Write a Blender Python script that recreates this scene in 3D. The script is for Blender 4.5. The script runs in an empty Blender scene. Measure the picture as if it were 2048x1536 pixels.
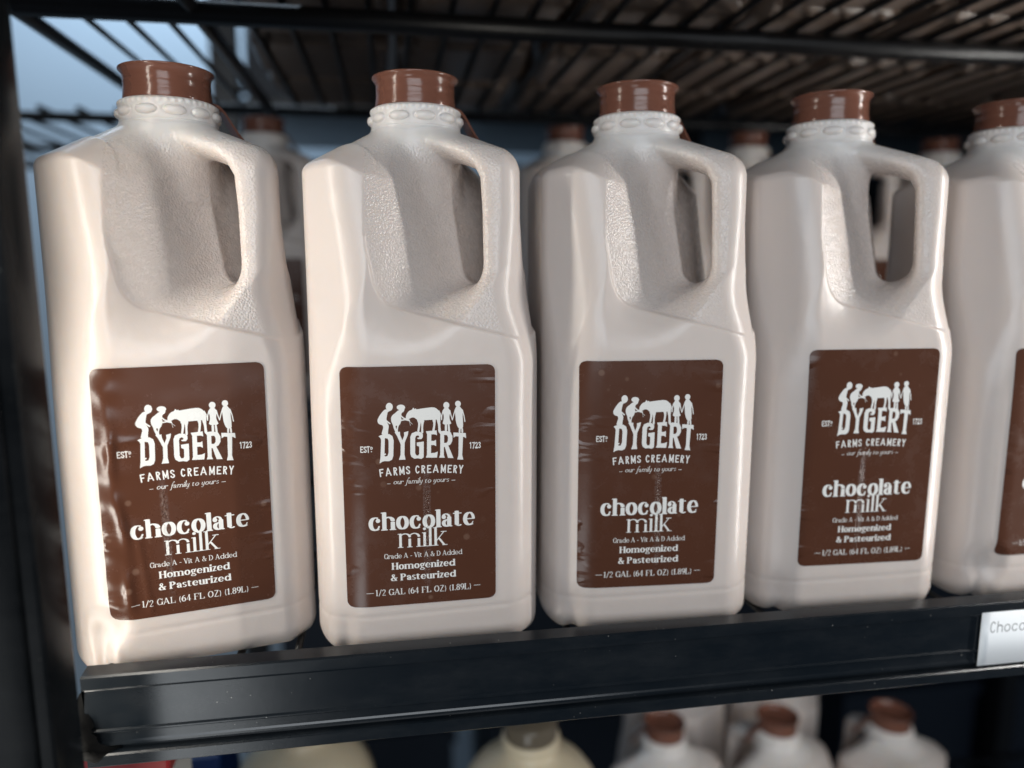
import bpy, bmesh, math, random
import numpy as np
from mathutils import Vector, Matrix

S = bpy.context.scene
COL = S.collection
R = math.radians
random.seed(7)

# ------------------------------------------------------------------ camera
cam_d = bpy.data.cameras.new('camera')
cam_d.sensor_width = 36.0
cam_d.lens = 26.0
cam_d.clip_start = 0.01
cam_d.clip_end = 50.0
cam_d.dof.use_dof = True
cam_d.dof.focus_distance = 0.318
cam_d.dof.aperture_fstop = 3.5
cam_d.dof.aperture_blades = 0
cam = bpy.data.objects.new('camera', cam_d)
COL.objects.link(cam)
cam.location = (0, 0, 0.172)
cam.rotation_euler = (R(90 - 8.9), 0, R(-9.3))
S.camera = cam

# ------------------------------------------------------------------ world, lamps, exposure
W = bpy.data.worlds.new('World')
S.world = W
W.use_nodes = True
W.node_tree.nodes['Background'].inputs[0].default_value = (0.62, 0.78, 1.0, 1)
W.node_tree.nodes['Background'].inputs[1].default_value = 0.05


def area_lamp(name, loc, target, sx, sy, power, color):
    l = bpy.data.lights.new(name, 'AREA')
    l.shape = 'RECTANGLE'
    l.size, l.size_y, l.energy, l.color = sx, sy, power, color
    o = bpy.data.objects.new(name, l)
    COL.objects.link(o)
    o.location = loc
    d = Vector(target) - Vector(loc)
    o.rotation_euler = d.to_track_quat('-Z', 'Y').to_euler()
    return o


area_lamp('lamp_strip', (-0.150, 0.275, 0.100), (0.85, 0.13, 0.100), 0.010, 0.44, 0.49, (1.0, 0.945, 0.85))
area_lamp('lamp_strip', (0.62, 0.20, 0.14), (0.0, 0.34, 0.14), 0.012, 0.54, 2.5, (1.0, 0.97, 0.93))
area_lamp('window_light', (-0.1, -1.4, 0.60), (0.1, 0.3, 0.12), 1.2, 1.0, 16.5, (0.88, 0.94, 1.0))
area_lamp('rail_reflection_light', (-0.50, -0.85, -0.66), (-0.10, 0.3, 0.0), 0.36, 0.5, 2.3, (0.92, 0.97, 1.0))  # added lamp, makes the bright reflection at the rail's left end
area_lamp('cooler_lamp', (-0.5, 1.75, 1.5), (-0.6, 2.2, 0.5), 1.0, 0.2, 18.0, (0.68, 0.83, 1.0))

S.view_settings.view_transform = 'Standard'
S.view_settings.look = 'None'
S.view_settings.exposure = 0.0
S.view_settings.gamma = 1.0
S.view_settings.use_curve_mapping = False
S.cycles.use_denoising = True
S.cycles.max_bounces = 8
S.cycles.caustics_reflective = False
S.cycles.caustics_refractive = False


# ------------------------------------------------------------------ helpers
def mat(name, color=(.5, .5, .5), rough=.5, **kw):
    m = bpy.data.materials.new(name)
    m.use_nodes = True
    b = m.node_tree.nodes['Principled BSDF']
    b.inputs['Base Color'].default_value = (*color, 1)
    b.inputs['Roughness'].default_value = rough
    for k, v in kw.items():
        b.inputs[k.replace('_', ' ')].default_value = v
    return m


class NT:
    """tiny node-graph writer"""
    def __init__(self, m):
        self.t = m.node_tree
        self.b = self.t.nodes['Principled BSDF']

    def n(self, kind, **kw):
        nd = self.t.nodes.new(kind)
        for k, v in kw.items():
            if k.startswith('i_'):
                nd.inputs[k[2:].replace('_', ' ')].default_value = v
            else:
                setattr(nd, k, v)
        return nd

    def l(self, a, b):
        self.t.links.new(a, b)

    def math(self, op, a, b=None, clamp=False):
        nd = self.n('ShaderNodeMath', operation=op, use_clamp=clamp)
        for i, v in enumerate((a, b)):
            if v is None:
                continue
            if isinstance(v, (int, float)):
                nd.inputs[i].default_value = v
            else:
                self.l(v, nd.inputs[i])
        return nd.outputs[0]

    def noise(self, scale, detail=3, vec=None, rough=.5):
        nd = self.n('ShaderNodeTexNoise')
        nd.inputs['Scale'].default_value = scale
        nd.inputs['Detail'].default_value = detail
        nd.inputs['Roughness'].default_value = rough
        if vec is not None:
            self.l(vec, nd.inputs['Vector'])
        return nd.outputs['Fac']

    def ramp(self, fac, p0, p1, c0=(0, 0, 0), c1=(1, 1, 1)):
        nd = self.n('ShaderNodeValToRGB')
        e = nd.color_ramp.elements
        e[0].position, e[1].position = p0, p1
        e[0].color, e[1].color = (*c0, 1), (*c1, 1)
        self.l(fac, nd.inputs[0])
        return nd.outputs[0]

    def mix(self, fac, a, b):
        nd = self.n('ShaderNodeMix', data_type='RGBA')
        for s, v in ((0, fac), (6, a), (7, b)):
            if isinstance(v, (int, float)):
                nd.inputs[s].default_value = v
            elif isinstance(v, tuple):
                nd.inputs[s].default_value = (*v, 1)
            else:
                self.l(v, nd.inputs[s])
        return nd.outputs[2]

    def coord(self, which='Object', scale=None):
        tc = self.n('ShaderNodeTexCoord').outputs[which]
        if scale is None:
            return tc
        mp = self.n('ShaderNodeMapping')
        mp.inputs['Scale'].default_value = scale
        self.l(tc, mp.inputs['Vector'])
        return mp.outputs[0]

    def bump(self, height, strength, dist, normal=None):
        nd = self.n('ShaderNodeBump')
        nd.inputs['Distance'].default_value = dist
        if isinstance(strength, (int, float)):
            nd.inputs['Strength'].default_value = strength
        else:
            self.l(strength, nd.inputs['Strength'])
        self.l(height, nd.inputs['Height'])
        if normal is not None:
            self.l(normal, nd.inputs['Normal'])
        return nd.outputs[0]


def link(name, me, m, parent=None, smooth=True):
    o = bpy.data.objects.new(name, me)
    COL.objects.link(o)
    if m is not None and not me.materials:
        me.materials.append(m)
    if smooth:
        me.polygons.foreach_set('use_smooth', np.ones(len(me.polygons), bool))
    o.parent = parent
    return o


def np_mesh(name, V, F):
    me = bpy.data.meshes.new(name)
    V = np.asarray(V, np.float32)
    F = np.asarray(F, np.int32)
    k = F.shape[1]
    me.vertices.add(len(V))
    me.vertices.foreach_set('co', V.ravel())
    me.loops.add(F.size)
    me.loops.foreach_set('vertex_index', F.ravel())
    me.polygons.add(len(F))
    me.polygons.foreach_set('loop_start', np.arange(0, F.size, k, dtype=np.int32))
    me.polygons.foreach_set('loop_total', np.full(len(F), k, np.int32))
    me.update(calc_edges=True)
    me.validate()
    return me


def bm_mesh(name, bm):
    me = bpy.data.meshes.new(name)
    bmesh.ops.recalc_face_normals(bm, faces=bm.faces)
    bm.to_mesh(me)
    bm.free()
    return me


def add_box(bm, x0, x1, y0, y1, z0, z1):
    r = bmesh.ops.create_cube(bm, size=1)
    for v in r['verts']:
        v.co = Vector((x0 + (v.co.x + .5) * (x1 - x0), y0 + (v.co.y + .5) * (y1 - y0), z0 + (v.co.z + .5) * (z1 - z0)))
    return r['verts']


def bevel_all(bm, w, seg=2):
    bmesh.ops.bevel(bm, geom=bm.edges[:], offset=w, segments=seg, affect='EDGES', profile=.5)


def add_rod(bm, p, q, r, n=8):
    p, q = Vector(p), Vector(q)
    d = q - p
    M = Matrix.Translation((p + q) / 2) @ d.to_track_quat('Z', 'Y').to_matrix().to_4x4()
    bmesh.ops.create_cone(bm, cap_ends=True, segments=n, radius1=r, radius2=r, depth=d.length, matrix=M)


def add_tube(bm, pts, r, n=8):
    """swept tube through points"""
    pts = [Vector(p) for p in pts]
    rings = []
    for i, p in enumerate(pts):
        t = (pts[min(i + 1, len(pts) - 1)] - pts[max(i - 1, 0)]).normalized()
        s = t.cross(Vector((0.13, 0.2, 1))).normalized()
        w = s.cross(t)
        rr = r[i] if isinstance(r, (list, tuple)) else r
        rings.append([bm.verts.new(p + (s * math.cos(2 * math.pi * k / n) + w * math.sin(2 * math.pi * k / n)) * rr) for k in range(n)])
    for a, b in zip(rings, rings[1:]):
        for k in range(n):
            bm.faces.new((a[k], a[(k + 1) % n], b[(k + 1) % n], b[k]))
    bm.faces.new(rings[0][::-1])
    bm.faces.new(rings[-1])


def lathe(profile, n=96, fn=None):
    """profile [(r,z)] in mm -> vertices/faces in metres; fn(theta,r,z,i)->r"""
    th = np.linspace(0, 2 * np.pi, n, endpoint=False)
    V = []
    for i, (r, z) in enumerate(profile):
        rr = np.full(n, float(r)) if fn is None else fn(th, r, z)
        V.append(np.stack([rr * np.cos(th), rr * np.sin(th), np.full(n, float(z))], 1))
    V = np.concatenate(V) * .001
    F = []
    k = np.arange(n)
    for i in range(len(profile) - 1):
        F.append(np.stack([i * n + k, i * n + (k + 1) % n, (i + 1) * n + (k + 1) % n, (i + 1) * n + k], 1))
    return V, np.concatenate(F)


def empty(name, loc, rz, label, cat, group=None):
    o = bpy.data.objects.new(name, None)
    COL.objects.link(o)
    o.location = loc
    o.rotation_euler = (0, 0, rz)
    o.empty_display_size = .02
    tag(o, label, cat, group)
    return o


def tag(o, label, cat, group=None):
    o['label'] = label
    o['category'] = cat
    if group:
        o['group'] = group
    return o


def copy_tree(root, loc, rz, label, group=None):
    r = root.copy()
    COL.objects.link(r)
    r.location = loc
    r.rotation_euler = (0, 0, rz)
    r['label'] = label
    if group:
        r['group'] = group
    for ch in list(root.children):
        c = ch.copy()
        COL.objects.link(c)
        c.parent = r
        for g in list(ch.children):
            d = g.copy()
            COL.objects.link(d)
            d.parent = c
    return r


# ------------------------------------------------------------------ jug shape as a distance field (millimetres)
Q = math.sqrt(.5)


def ss(a, b, x):
    t = np.clip((x - a) / (b - a), 0, 1)
    return t * t * (3 - 2 * t)


def imax(a, b, r):          # rounded intersection
    ua = np.maximum(a + r, 0)
    ub = np.maximum(b + r, 0)
    return np.minimum(-r, np.maximum(a, b)) + np.sqrt(ua * ua + ub * ub)


def smin(a, b, k):
    h = np.maximum(k - np.abs(a - b), 0) / k
    return np.minimum(a, b) - h * h * k * .25


def recess(xf, z):
    xl = -25.7 + 3.7 * ss(190, 162, z)
    return -imax(-(xf - xl), -(.243 * (xf - 50) + .97 * (z - 139)), 11.0)


def canon(x, y):
    u = (x - y) * Q
    a = np.abs((x + y) * Q)
    return u, a, (u - a) * Q, -(u + a) * Q


def jug_sdf(x, y, z, dent=0.0):
    u, a, xf, yf = canon(x, y)
    t = ss(100, 178, z)
    cF = 64.0 - 9.4 * t
    cH = 64.0 - 7.2 * ss(128, 166, z)
    rb = 9.0 - 6.2 * t
    rIn = recess(xf, z)
    inset = 1.7 * ss(-.4, .8, rIn) + np.clip(.115 * rIn, 0, 5.6)
    bulge = .8 * np.exp(-(xf / 30) ** 2 - ((z - 75) / 50) ** 2)
    df = -yf - (51 - inset + bulge)
    d = imax(df, -xf - 51, rb)
    d = imax(d, yf - 51, rb)
    d = imax(d, a - cF, rb)
    d = imax(d, -u - cF, rb)
    d = imax(d, u - cH, 3.5)
    rho = np.sqrt(x * x + y * y)
    hs = ss(.55, .92, u / np.maximum(rho, 1))
    m = .55 - .19 * hs
    pad = ss(-.8, .8, -imax(-(rho - 36), xf + 19, 5.0))
    sh = (z - 215 - 7.2 * hs - (57 - rho) * m) * .905 + 1.0 * (1 - pad) * ss(60, 50, rho)
    full = imax(d, sh, 3.0 + 5.0 * hs)
    d = imax(d, sh, 3.0 + 12.0 * ss(0, 24, rIn) * ss(48, 36, u))
    d = imax(d, -z, 9.0)
    d = d + 2.2 * np.exp(-((xf + 37.5) / 3.2) ** 2) * ss(27, 5, z) * ss(-25, -40, yf)
    # finger pocket cut away, then the handle tube bridging it
    uw = 15.0 + (233 - z) * .196 - 4.6 * (1 - np.exp(-np.maximum(np.sqrt(a * a + .6) - .77, 0) / 11.0))
    pw = (u - uw) * .988
    pb = z - 165 + .30 * (np.sqrt(a * a + 16) - 4) - .10 * (u - 36)
    pocket = imax(-pw, -pb, 7.0)
    rr = 4.0 + 15.0 * ss(34, 6, pw)
    d = imax(d, -pocket, rr)
    path = [(6, 235), (24, 229), (36, 225.5), (46.5, 221.5), (51.6, 213), (52.6, 197), (53.4, 176), (54, 146)]
    q2 = np.full_like(d, 1e9)
    for (x0, z0), (x1, z1) in zip(path[:-1], path[1:]):
        ex, ez = x1 - x0, z1 - z0
        t2 = np.clip(((u - x0) * ex + (z - z0) * ez) / (ex * ex + ez * ez), 0, 1)
        q2 = np.minimum(q2, (u - x0 - t2 * ex) ** 2 + (z - z0 - t2 * ez) ** 2)
    tube = (np.sqrt(q2 / 9.0 ** 2 + (a / 15.0) ** 2) - 1) * 9.0
    tube = imax(tube, full, 6.0)
    d = smin(d, tube, 11.0)
    d = np.maximum(d, full)
    d = d + .28 * np.exp(-((z - 19.5 - .02 * x) / .9) ** 2)
    neck = imax(rho - 20.5, np.abs(z - 219) - 18, .5)
    d = smin(d, neck, 3.0)
    if dent:
        e = np.sqrt(((x + 43) / 1.0) ** 2 + ((y + 68) / 1.0) ** 2 + ((z - 22) / .8) ** 2) - 23
        d = imax(d, -e, 3.0)
        e = np.sqrt(((x + 60) / .8) ** 2 + ((y + 52) / 1.0) ** 2 + ((z - 36) / 1.3) ** 2) - 15
        d = imax(d, -e, 5.0)
    return d


def surface_nets(f, h=.85):
    xs = np.arange(-54, 54 + h, h, dtype=np.float32)
    zs = np.arange(-2, 239 + h, h, dtype=np.float32)
    nx, nz = len(xs), len(zs)
    D = np.empty((nx, nx, nz), np.float32)
    Y, Z = np.meshgrid(xs, zs, indexing='ij')
    for i0 in range(0, nx, 16):
        X = xs[i0:i0 + 16][:, None, None]
        D[i0:i0 + 16] = f(X + 0 * Y[None], Y[None] + 0 * X, Z[None] + 0 * X)
    ins = D < 0
    cnt = np.zeros((nx - 1, nx - 1, nz - 1), np.int8)
    for i in (0, 1):
        for j in (0, 1):
            for k in (0, 1):
                cnt += ins[i:nx - 1 + i, j:nx - 1 + j, k:nz - 1 + k]
    act = np.argwhere((cnt > 0) & (cnt < 8))
    idx = np.full(cnt.shape, -1, np.int32)
    idx[tuple(act.T)] = np.arange(len(act))
    idx = np.pad(idx, ((0, 1), (0, 1), (0, 1)), constant_values=-1)
    acc = np.zeros((len(act), 3), np.float32)
    num = np.zeros(len(act), np.float32)
    cor = [(i, j, k) for i in (0, 1) for j in (0, 1) for k in (0, 1)]
    for c0 in cor:
        for ax in range(3):
            if c0[ax] == 1:
                continue
            c1 = list(c0)
            c1[ax] = 1
            d0 = D[tuple((act + c0).T)]
            d1 = D[tuple((act + c1).T)]
            x = (d0 < 0) != (d1 < 0)
            tt = np.where(x, d0 / np.where(x, d0 - d1, 1), 0)
            p = np.tile(np.array(c0, np.float32), (len(act), 1))
            p[:, ax] += tt
            acc += p * x[:, None]
            num += x
    V = (act + acc / num[:, None]) * h + np.array([xs[0], xs[0], zs[0]], np.float32)
    F = []
    for ax in range(3):
        o = [0, 1, 2]
        b, c = [(1, 2), (2, 0), (0, 1)][ax]
        sl0 = [slice(None)] * 3
        sl1 = [slice(None)] * 3
        sl0[ax] = slice(0, -1)
        sl1[ax] = slice(1, None)
        s0, s1 = ins[tuple(sl0)], ins[tuple(sl1)]
        e = np.argwhere(s0 != s1)
        flip = s1[tuple(e.T)]
        qs = []
        for db, dc in ((0, 0), (-1, 0), (-1, -1), (0, -1)):
            q = e.copy()
            q[:, b] += db
            q[:, c] += dc
            qs.append(idx[tuple(q.T)])
        q = np.stack(qs, 1)
        q[flip] = q[flip][:, ::-1]
        F.append(q)
    F = np.concatenate(F)
    F = F[(F >= 0).all(1)][:, ::-1]
    for _ in range(2):        # pull the vertices onto the exact surface
        x, y, z = V.T
        e = .25
        d = f(x, y, z)
        gx = (f(x + e, y, z) - f(x - e, y, z)) / (2 * e)
        gy = (f(x, y + e, z) - f(x, y - e, z)) / (2 * e)
        gz = (f(x, y, z + e) - f(x, y, z - e)) / (2 * e)
        g2 = np.maximum(gx * gx + gy * gy + gz * gz, .2)
        st = np.clip(d / g2, -.4, .4)
        V = V - np.stack([gx * st, gy * st, gz * st], 1)
    return V, F


def make_body(name, dent, material):
    V, F = surface_nets(lambda x, y, z: jug_sdf(x, y, z, dent))
    me = np_mesh(name, V * .001, F)
    x, y, z = V.T
    u, a, xf, yf = canon(x, y)
    cH = 64.0 - 7.2 * ss(128, 166, z)
    tex = ss(.2, 2.0, recess(xf, z)) * ss(231, 224, z) * ss(-1.5, -4.5, u - cH) * ss(14, 22, np.sqrt(x * x + y * y))
    tex = np.where((u > 0), tex, 0)
    at = me.attributes.new('grain', 'FLOAT', 'POINT')
    at.data.foreach_set('value', tex.astype(np.float32))
    me.materials.append(material)
    return me


# ------------------------------------------------------------------ lettering: pen strokes and outlines rastered to an ink mask
def arc(cx, cy, rx, ry, d0, d1, n=14):
    t = np.radians(np.linspace(d0, d1, n))
    return [(cx + rx * math.cos(k), cy + ry * math.sin(k)) for k in t]


def glyph(ch, a, b, X, s):
    """strokes of one letter, cap height 1; a/b pen half widths, X x-height, s serif length"""
    P, w = [], .5
    t = b                                             # hairline half width
    Rr = .27 + .55 * a

    def st(pts, A=None, B=None):
        P.append((pts, a if A is None else A, b if B is None else B))

    def ser(x, y, l=None):
        l = s if l is None else l
        if s > 0:
            st([(x - a - l, y), (x + a + l, y)], t, t)

    def stem(x, y0, y1, bot=True, top='flag'):
        st([(x, y0 + b), (x, y1 - b)])
        if bot:
            ser(x, y0 + t)
        if top == 'flag' and s > 0:
            st([(x - a - s, y1 - t * 1.5), (x, y1 - t)], t, t)
        if top == 'ser':
            ser(x, y1 - t)

    def ball(x, y, r=None):
        r = (a * .85 + .02) if r is None else r
        if s > 0:
            P.append(([(x, y), (x, y)], r, r))

    def arch(x0, x1, top):
        m, r = (x0 + x1) / 2, (x1 - x0) / 2
        st(arc(m, top - r * .9 - b * 1.3, r, r * .9, 180, 90), a * .5, b * 1.4)
        st(arc(m, top - r * .9 - b * 1.3, r, r * .9, 90, 0), a, b * 1.3)

    if ch == ' ':
        return .26, P
    if ch == 'o':
        st(arc(Rr, X / 2, Rr - a, X / 2 - b, 0, 360, 28)); w = 2 * Rr
    elif ch == 'c':
        st(arc(Rr, X / 2, Rr - a, X / 2 - b, 75, 300, 22)); st(arc(Rr, X / 2, Rr - a, X / 2 - b, 290, 335, 7), a * .4, b * 1.4)
        st(arc(Rr, X / 2, Rr - a, X / 2 - b, 40, 75, 6), t if s else a, b); ball(2 * Rr - a - .07, X * .73); w = 2 * Rr - .02
    elif ch == 'e':
        st(arc(Rr, X / 2, Rr - a, X / 2 - b, 75, 300, 22)); st(arc(Rr, X / 2, Rr - a, X / 2 - b, 300, 330, 5), t, t)
        st(arc(Rr, X / 2, Rr - a * 1.0, X / 2 - b, 0, 75, 8), a * .7); st([(a, X / 2), (2 * Rr - a, X / 2)], t, t); w = 2 * Rr
    elif ch == 'a':
        x1 = .22 + a * 1.6
        st([(x1, a * .6), (x1, X * .72)]); st(arc(x1 - .17, X * .72, .17, X * .28 - b, 0, 150, 9), a * .6 if s else a, b)
        ball(x1 - .28, X * .74); st(arc(x1 - .12, X * .28, .17, X * .28 - b, 60, 320, 16), a * .9, b)
        st([(x1 - .03, X * .55), (x1, X * .55)], t, t); st(arc(x1 + .09, .08, .09, .08 - t, 180, 300, 6), t if s else a, t); w = x1 + .18
    elif ch in 'dg' and ch == 'd':
        st(arc(Rr, X / 2, Rr - a, X / 2 - b, 40, 320, 20)); x = 2 * Rr - a * .6
        stem(x, 0, 1); w = x + a + s * .6
    elif ch == 'g' and s > 0:
        st(arc(.26, X * .66, .22 - a * .5, X * .34 - b, 0, 360, 22), a * .85, b); st([(.16, X * .36), (.13, X * .2), (.2, X * .1), (.4, X * .08)], a * .45, b * 1.6)
        st(arc(.28, -.12, .24, .13, 70, -250, 20), a * .6, b); ball(.53, X * .93, a * .6 + .015); w = .58
    elif ch == 'h':
        x1 = .44 + a
        stem(a + s * .6, 0, 1); arch(a + s * .6, x1 + s * .4, X); stem(x1 + s * .4, 0, X * .62, top=''); w = x1 + a + s * 1.1
    elif ch == 'n':
        x1 = .42 + a
        stem(a + s * .6, 0, X); arch(a + s * .6, x1 + s * .4, X); stem(x1 + s * .4, 0, X * .62, top=''); w = x1 + a + s * 1.1
    elif ch == 'm':
        x0, dx = a + s * .6, .36 + a * .6
        stem(x0, 0, X)
        for k in (1, 2):
            arch(x0 + (k - 1) * dx, x0 + k * dx, X); stem(x0 + k * dx, 0, X * .62, top='')
        w = x0 + 2 * dx + a + s
    elif ch == 'r':
        x0 = a + s * .6
        stem(x0, 0, X); st(arc(x0 + .22, X * .66, .2, X * .34 - b, 180, 60, 10), t if s else a, b); ball(x0 + .29, X * .84); w = x0 + .38
    elif ch == 'u':
        x0, x1 = a + s * .6, .4 + a
        stem(x0, X * .35, X, bot=False); m, r = (x0 + x1) / 2, (x1 - x0) / 2
        st(arc(m, r * .9 + b, r, r * .9, 180, 280)); st(arc(m, r * .9 + b, r, r * .9, 280, 360), a * .5, b); stem(x1, 0, X); w = x1 + a + s
    elif ch == 'l':
        x0 = a + s * .8; stem(x0, 0, 1); w = x0 + a + s * .8
    elif ch == 'i':
        x0 = a + s * .8; stem(x0, 0, X); P.append(([(x0, X + .19), (x0, X + .19)], a + .015, a + .015)); w = x0 + a + s * .8
    elif ch == 't':
        x0 = a + .08; st([(x0, .1), (x0, X * 1.12)]); st([(x0 - a - .07, X - t), (x0 + a + .12, X - t)], t, t); st(arc(x0 + .11, .13, .11, .13 - b, 180, 320, 9), a * .6 if s else a, b); w = x0 + .3
    elif ch == 'k':
        x0 = a + s * .6; stem(x0, 0, 1); st([(x0 + a, X * .38), (x0 + .36, X - t)], t if s else a, t * 1.3)
        st([(x0 + .14, X * .52), (x0 + .36 + a * .3, b)], a * .9, b); ser(x0 + .38 + a * .3, t); s and st([(x0 + .24, X - t), (x0 + .46, X - t)], t, t); w = x0 + .46 + a + s
    elif ch == 's':
        st(arc(.2, X * .74, .17 - a * .3, X * .26 - b, 35, 250, 14), a * .75, b); st(arc(.2, X * .26, .18 - a * .3, X * .26 - b, 70, -145, 14), a * .75, b); w = .42
    elif ch == 'z':
        st([(.04, X - b * 1.5), (.4, X - b * 1.5)], t, b * 1.4); st([(.04, b * 1.4), (.4, b * 1.4)], t, b * 1.4); st([(.08, b), (.36, X - b)], a * .85, b); w = .45
    elif ch == 'f':
        x0 = .2; st([(x0, -.25), (x0 + .02, X)]); st(arc(x0 + .16, X, .14, 1 - X, 180, 50, 9), a * .6, b); st([(x0 - .12, X - t), (x0 + .2, X - t)], t, t); st(arc(x0 - .12, -.22, .12, .1, 0, -120, 7), a * .6, b); w = .42
    elif ch == 'y':
        x0, x1 = .08, .42
        st([(x0, X - b), (x0, X * .4)]); st(arc(.25, X * .36, .17, X * .34, 180, 330, 9), a * .6, b); st([(x1, X), (x1 - .03, -.05)]); st(arc(.22, -.08, .17, .2, 0, -130, 9), a * .6, b); w = .5
    elif ch == 'A':
        st([(.06, b), (.33, .97)], t * 1.2 if s else a, b); st([(.34 , .97), (.6 + a * .3, b)]); st([(.14, .32), (.52, .32)], t if s else a * .8, t if s else b * .8); ser(.04, t, s * .7 - a * .5 if s else 0); ser(.6 + a * .3, t); w = .68 + a + s * .5
    elif ch in 'CGO':
        r = .31 + a * .5 if s else .25 + a * .3
        d0, d1 = (0, 360) if ch == 'O' else (42, 318)
        st(arc(r, .5, r - a, .5 - b, d0, d1, 26), a, b); w = 2 * r
        if ch != 'O' and s:
            st([(2 * r - a * .8, .66), (2 * r - a * .8, .95)], t, t)
        if ch == 'G':
            st([(2 * r - a * 1.2, .05), (2 * r - a * 1.2, .4)], a * .9); s and ser(2 * r - a * 1.2, .42, s * .8)
    elif ch == 'D':
        x0 = a + s * .6; stem(x0, 0, 1, top='ser'); st(arc(x0 + .12, .5, .4 - a * .2, .5 - b, 90, -90, 20)); st([(x0, 1 - t), (x0 + .14, 1 - t)], t, b); st([(x0, t), (x0 + .14, t)], t, b); w = x0 + .53 + a
        if not s:
            w -= .1
    elif ch in 'EFL':
        x0 = a + s * .6; wd = .44 if s else .38
        stem(x0, 0, 1, top='ser')
        if ch != 'L':
            st([(x0, 1 - b), (x0 + wd, 1 - b)], t, b); st([(x0, .52), (x0 + wd * .75, .52)], t, b); s and st([(x0 + wd, .78), (x0 + wd, .98)], t * 1.3, t)
        if ch != 'F':
            st([(x0, b), (x0 + wd, b)], t, b); s and st([(x0 + wd, .02), (x0 + wd, .26)], t * 1.3, t)
        w = x0 + wd + .06
    elif ch == 'H':
        x0, x1 = a + s * .6, .5 + a * 1.3; stem(x0, 0, 1, top='ser'); stem(x1, 0, 1, top='ser'); st([(x0, .52), (x1, .52)], t, t); w = x1 + a + s * .6
    elif ch == 'M':
        st([(.08, .02), (.08, .98)]); st([(.08, .98), (.32, .2)]); st([(.32, .2), (.56, .98)]); st([(.56, .98), (.56, .02)]); w = .64
    elif ch in 'PR':
        x0 = a + s * .6; stem(x0, 0, 1, top='ser'); r = .2 if s else .15
        st([(x0, 1 - b), (x0 + r * .8, 1 - b)], t, b); st([(x0, .48), (x0 + r * .8, .48)], t, b); st(arc(x0 + r * .8, .74, r + a * .4, .26 - b, 90, -90, 14)); w = x0 + 2 * r + a * 1.5
        if ch == 'R':
            st([(x0 + r * .8, .47), (x0 + 2 * r, .03)])
    elif ch == 'S':
        st(arc(.22, .75, .19 - a * .3, .25 - b, 10, 250, 16)); st(arc(.22, .26, .2 - a * .3, .26 - b, 75, -170, 16)); w = .44
    elif ch == 'T':
        st([(.24, .02), (.24, .98)]); st([(.02, 1 - b), (.46, 1 - b)], t, b); w = .48
    elif ch in 'VY':
        if ch == 'Y':
            st([(.04, .98), (.24, .48)]); st([(.44, .98), (.24, .48)]); st([(.24, .48), (.24, .02)]); w = .48
        else:
            st([(.07 + a * .4, .98), (.34, .03)]); st([(.35, .03), (.6, .98)], t * 1.2, b); ser(.07 + a * .4, 1 - t); ser(.62, 1 - t, 0); w = .68
    elif ch == 'Z':
        st([(.08, 1 - b), (.52, 1 - b)], t, b * 1.3); st([(.05, b), (.54, b)], t, b * 1.3); st([(.08, b), (.5, 1 - b)], a * .9, b); w = .58
    elif ch == '1':
        x0 = .16; stem(x0, 0, 1, top=''); st([(x0 - .13, .86), (x0, .98)], t if s else a, t if s else b); w = x0 + a + .1
    elif ch == '2':
        st(arc(.23, .72, .19 - a * .3, .28 - b, 170, -20, 14), a * .85, b); st([(.41 - a * .3, .64), (.06, .06)], a * .5 if s else a, b); st([(.05, b * 1.4), (.44, b * 1.4)], t, b * 1.6); w = .48
    elif ch == '3':
        st(arc(.2, .76, .17 - a * .3, .24 - b, 160, -80, 14)); st(arc(.2, .27, .19 - a * .3, .27 - b, 80, -160, 14)); w = .44
    elif ch == '4':
        st([(.34, 0), (.34, .98)]); st([(.32, .97), (.04, .28)], t, t); st([(.04, .27), (.5, .27)], t, t); w = .52
    elif ch == '6':
        st(arc(.25, .32, .21 - a * .3, .32 - b, 0, 360, 24)); st(arc(.42, .36, .38, .62, 180, 105, 10)); w = .5
    elif ch == '9':
        st(arc(.25, .68, .21 - a * .3, .32 - b, 0, 360, 24)); st(arc(.08, .64, .38, .62, 0, -75, 10)); w = .5
    elif ch == '7':
        st([(.03, 1 - b), (.4, 1 - b)], t, b); st([(.4, .97), (.16, .02)]); w = .43
    elif ch == '8':
        st(arc(.24, .75, .17 - a * .2, .25 - b, 0, 360, 20), a * .85, b); st(arc(.24, .27, .2 - a * .2, .27 - b, 0, 360, 20)); w = .48
    elif ch == '(':
        st(arc(.34, .42, .26, .62, 130, 230, 12), a * .6, b); w = .26
    elif ch == ')':
        st(arc(-.1, .42, .26, .62, 50, -50, 12), a * .6, b); w = .26
    elif ch == '.':
        P.append(([(.07, .06), (.07, .06)], .065, .065)); w = .16
    elif ch == '-':
        st([(.04, .36), (.3, .36)], t, b * 1.2); w = .34
    elif ch == '/':
        st([(.02, -.05), (.36, 1.02)], t * 1.6, t); w = .38
    elif ch == '&':
        st([(.17, .80), (.24, .62), (.62, .03)], a * .95, b)
        st(arc(.29, .80, .12, .18 - b, 190, -30, 14), a * .5, b * 1.2); st([(.40, .70), (.30, .54), (.14, .40)], t * 1.3, t * 1.3)
        st(arc(.26, .24, .21 - a * .3, .24 - b, 120, 290, 14), a, b); st(arc(.30, .34, .32, .33, -70, 20, 10), t * 1.3, t * 1.3); s and st([(.52, .46), (.74, .46)], t, t); w = .76
    elif ch == '$':
        st(arc(.22, .75, .19 - a * .3, .25 - b, 10, 250, 16)); st(arc(.22, .26, .2 - a * .3, .26 - b, 75, -170, 16)); st([(.22, -.1), (.22, 1.1)], a * .6, b); w = .46
    return w, P


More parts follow.
